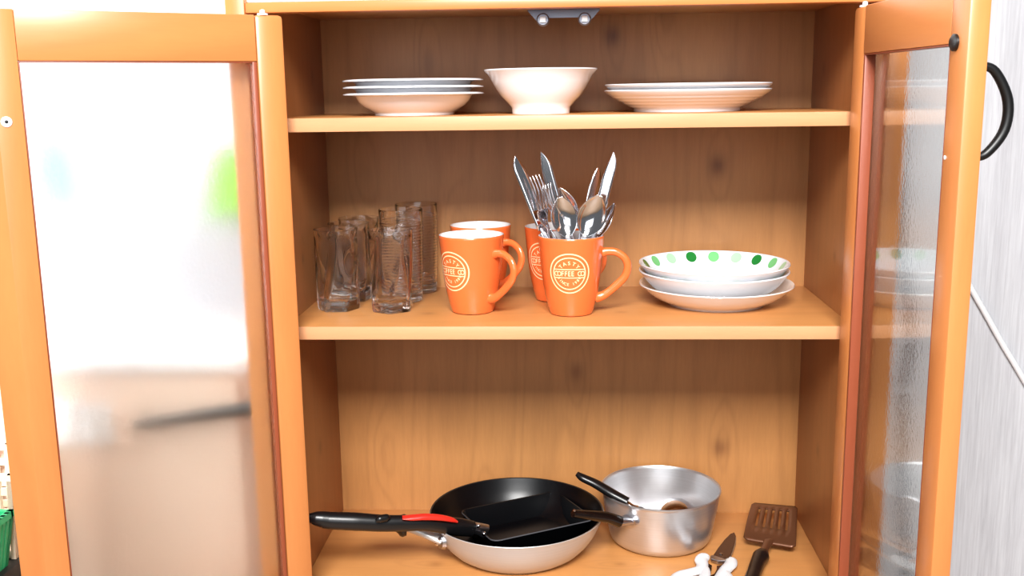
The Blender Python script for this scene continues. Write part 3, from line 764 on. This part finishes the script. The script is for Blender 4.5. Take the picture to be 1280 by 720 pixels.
# ------------------------------------------------------------------ white cable on the wall at the right
cbp = [(1233, -70), (1225, 60), (1216, 158), (1207, 250), (1202, 310), (1206, 343), (1216, 364), (1232, 392), (1252, 428), (1270, 458), (1290, 492), (1330, 560)]
tag(tube('cable', [at(u, v, 'y', .284) for u, v in cbp], .0042, M_WHITEP, m=4, n=10), 'white cable running down the grey wallpaper beside the cabinet', 'cable')
cbp = [(1110, -60), (1107, 180), (1112, 330), (1119, 380), (1121, 430), (1113, 480), (1112, 540), (1111, 600), (1113, 660), (1118, 700), (1122, 760)]
tag(tube('cable', [at(u+19, v, 'y', .284) for u, v in cbp], .0045, M_IRON, m=4, n=10), 'thin black cable hanging on the wallpaper behind the right glass door', 'cable')

# ------------------------------------------------------------------ things to the left, seen through the textured glass and past the door
cup = thing('low_cupboard', 'low beige cupboard with black rail left of the pine cabinet, behind the open door', 'cupboard', (-.86, .06, ZF))
zt = at(240, 445, 'y', .05).z
def cu(name, b, mat, bev=.002): return box(name, (b[0]+.86, b[1]+.86, b[2]-.06, b[3]-.06, b[4]-ZF, b[5]-ZF), mat, cup, bev=bev)
cu('body', (-1.30, -.42, .052, .285, ZF, zt-.02), M_CABW); cu('worktop', (-1.31, -.415, .04, .288, zt-.02, zt), M_LAM)
for x0, x1 in ((-1.29, -.865), (-.855, -.43)):
    dd_ = cu('cupboard_door', (x0, x1, .036, .050, ZF+.04, zt-.03), M_CABW)
r0, r1 = at(168, 531, 'y', .012), at(335, 507, 'y', .012); ofs = Vector((-.86, .06, ZF))
rl = tube('rail', [r0-ofs, (r0+r1)/2-ofs, r1-ofs], [.007, .009, .010], M_BLACKP, cup, m=2); rl['label'] = 'dark rail'
for f in (.06, .94):
    p = r0*(1-f)+r1*f-ofs; tube('rail_bracket', [p, p+Vector((0, .027, 0))], [.005, .006], M_BLACKP, rl, m=1)
p = at(98, 505, 'y', .02)
V, F = [], []
for j_ in range(9):
    for i_ in range(13):
        V.append(((i_/12-.5)*.085, -.004+.004*sin(i_*1.3), -.055*j_/8))
F = [(j_*13+i_, j_*13+i_+1, (j_+1)*13+i_+1, (j_+1)*13+i_) for j_ in range(8) for i_ in range(12)]
tw = thing('hand_towel', 'small white towel hanging on a hook, blurred behind the left door glass', 'towel', (p.x, .022, p.z))
mesh('cloth', V, F, M_LAM, tw, solid=.003); tube('hook', [(0, .012, .004), (0, -.002, .006), (0, -.012, 0), (0, -.010, -.006)], .003, M_STEELB, tw)
# green and blue cloths on hooks
def cloth(u, v, wdt, hgt, mat, name, label):
    p = at(u, v, 'y', .27); c = thing(name, label, 'cloth', (p.x, .285, p.z-hgt/2))
    V, F = [], []; n, m = 14, 10
    for j in range(m+1):
        for i in range(n+1):
            a = i/n; b = j/m; V.append(((a-.5)*wdt*(.55+.45*(1-b)**.6), -.012+.006*sin(a*19)*(.3+b), hgt*b))
    for j in range(m):
        for i in range(n): q = j*(n+1)+i; F.append((q, q+1, q+n+2, q+n+1))
    mesh('cloth', V, F, mat, c, solid=.003)
    tube('hook', [(0, .004, hgt+.012), (0, -.014, hgt+.010), (0, -.018, hgt-.004)], .0025, M_STEELB, c)
cloth(292, 228, .085, .10, M_LIME, 'dish_cloth', 'lime green cloth on a wall hook, blurred through the left door glass')
cloth(60, 212, .06, .11, M_CYAN, 'hand_towel', 'light blue cloth on a wall hook at far left, blurred through the door glass')

# stool with baskets at far left edge
zs_ = at(4, 700, 'y', -.10).z
sp_ = at(8, 690, 'y', -.10)
st = thing('stool', 'black stool at the far left edge under the baskets', 'stool', (sp_.x-.125, -.06, ZF))
box('seat', (-.16, .13, -.11, .09, zs_-ZF-.04, zs_-ZF-.01), M_IRON, st, bev=.006)
for x in (-.14, .11):
    for y in (-.09, .07): box('leg', (x-.012, x+.012, y-.012, y+.012, 0, zs_-ZF-.04), M_IRON, st, bev=.002)
def basket(name, loc, wx, wy, h, mat, label):
    b = thing(name, label, 'basket', loc)
    box('base', (-wx*.42, wx*.42, -wy*.42, wy*.42, 0, .003), mat, b, bev=.001)
    V, F = [], []
    def q(f): return (wx/2*(.84+.16*f), wy/2*(.84+.16*f))
    bars = []
    for k in range(4):
        f0 = k/4; z0 = h*f0
        a, c = q(f0)
        bars += [(-a, a, -c, -c+.003, z0, z0+h*.085), (-a, a, c-.003, c, z0, z0+h*.085), (-a, -a+.003, -c, c, z0, z0+h*.085), (a-.003, a, -c, c, z0, z0+h*.085)]
    boxes('band', bars, mat, b)
    rb = []
    for k in range(9):
        s = -1+2*k/8
        for sg in (-1, 1):
            rb.append(((s*wx*.42, sg*wy*.42), (s*wx*.5, sg*wy*.5))); rb.append(((sg*wx*.42, s*wy*.42), (sg*wx*.5, s*wy*.5)))
    for (a, c) in rb:
        v, f = boxvf(-.003, .003, -.003, .003, 0, 1); n0 = len(V)
        V += [(a[0]+(c[0]-a[0])*p[2]+p[0], a[1]+(c[1]-a[1])*p[2]+p[1], p[2]*h) for p in v]; F += [tuple(i+n0 for i in g) for g in f]
    mesh('ribs', V, F, mat, b, smooth=False)
    a, c = q(1); tube('rim', [(-a, -c, h), (a, -c, h), (a, c, h), (-a, c, h)], .004, mat, b, m=0, closed=False) if False else boxes('rim', [(-a-.003, a+.003, -c-.003, -c+.004, h-.008, h), (-a-.003, a+.003, c-.004, c+.003, h-.008, h), (-a-.003, -a+.004, -c, c, h-.008, h), (a-.004, a+.003, -c, c, h-.008, h)], mat, b)
    return b
bh = at(10, 592, 'y', -.08).z-zs_+.01
basket('plastic_basket', (sp_.x-.06, -.028, zs_-.01), .13, .11, bh, M_BEIGE, 'beige latticed plastic basket at the far left edge, past the open door')
basket('plastic_basket', (sp_.x-.070, -.125, zs_-.01), .15, .07, bh*.62, M_GREEN, 'green latticed plastic basket at the far left edge, nearer than the beige one')
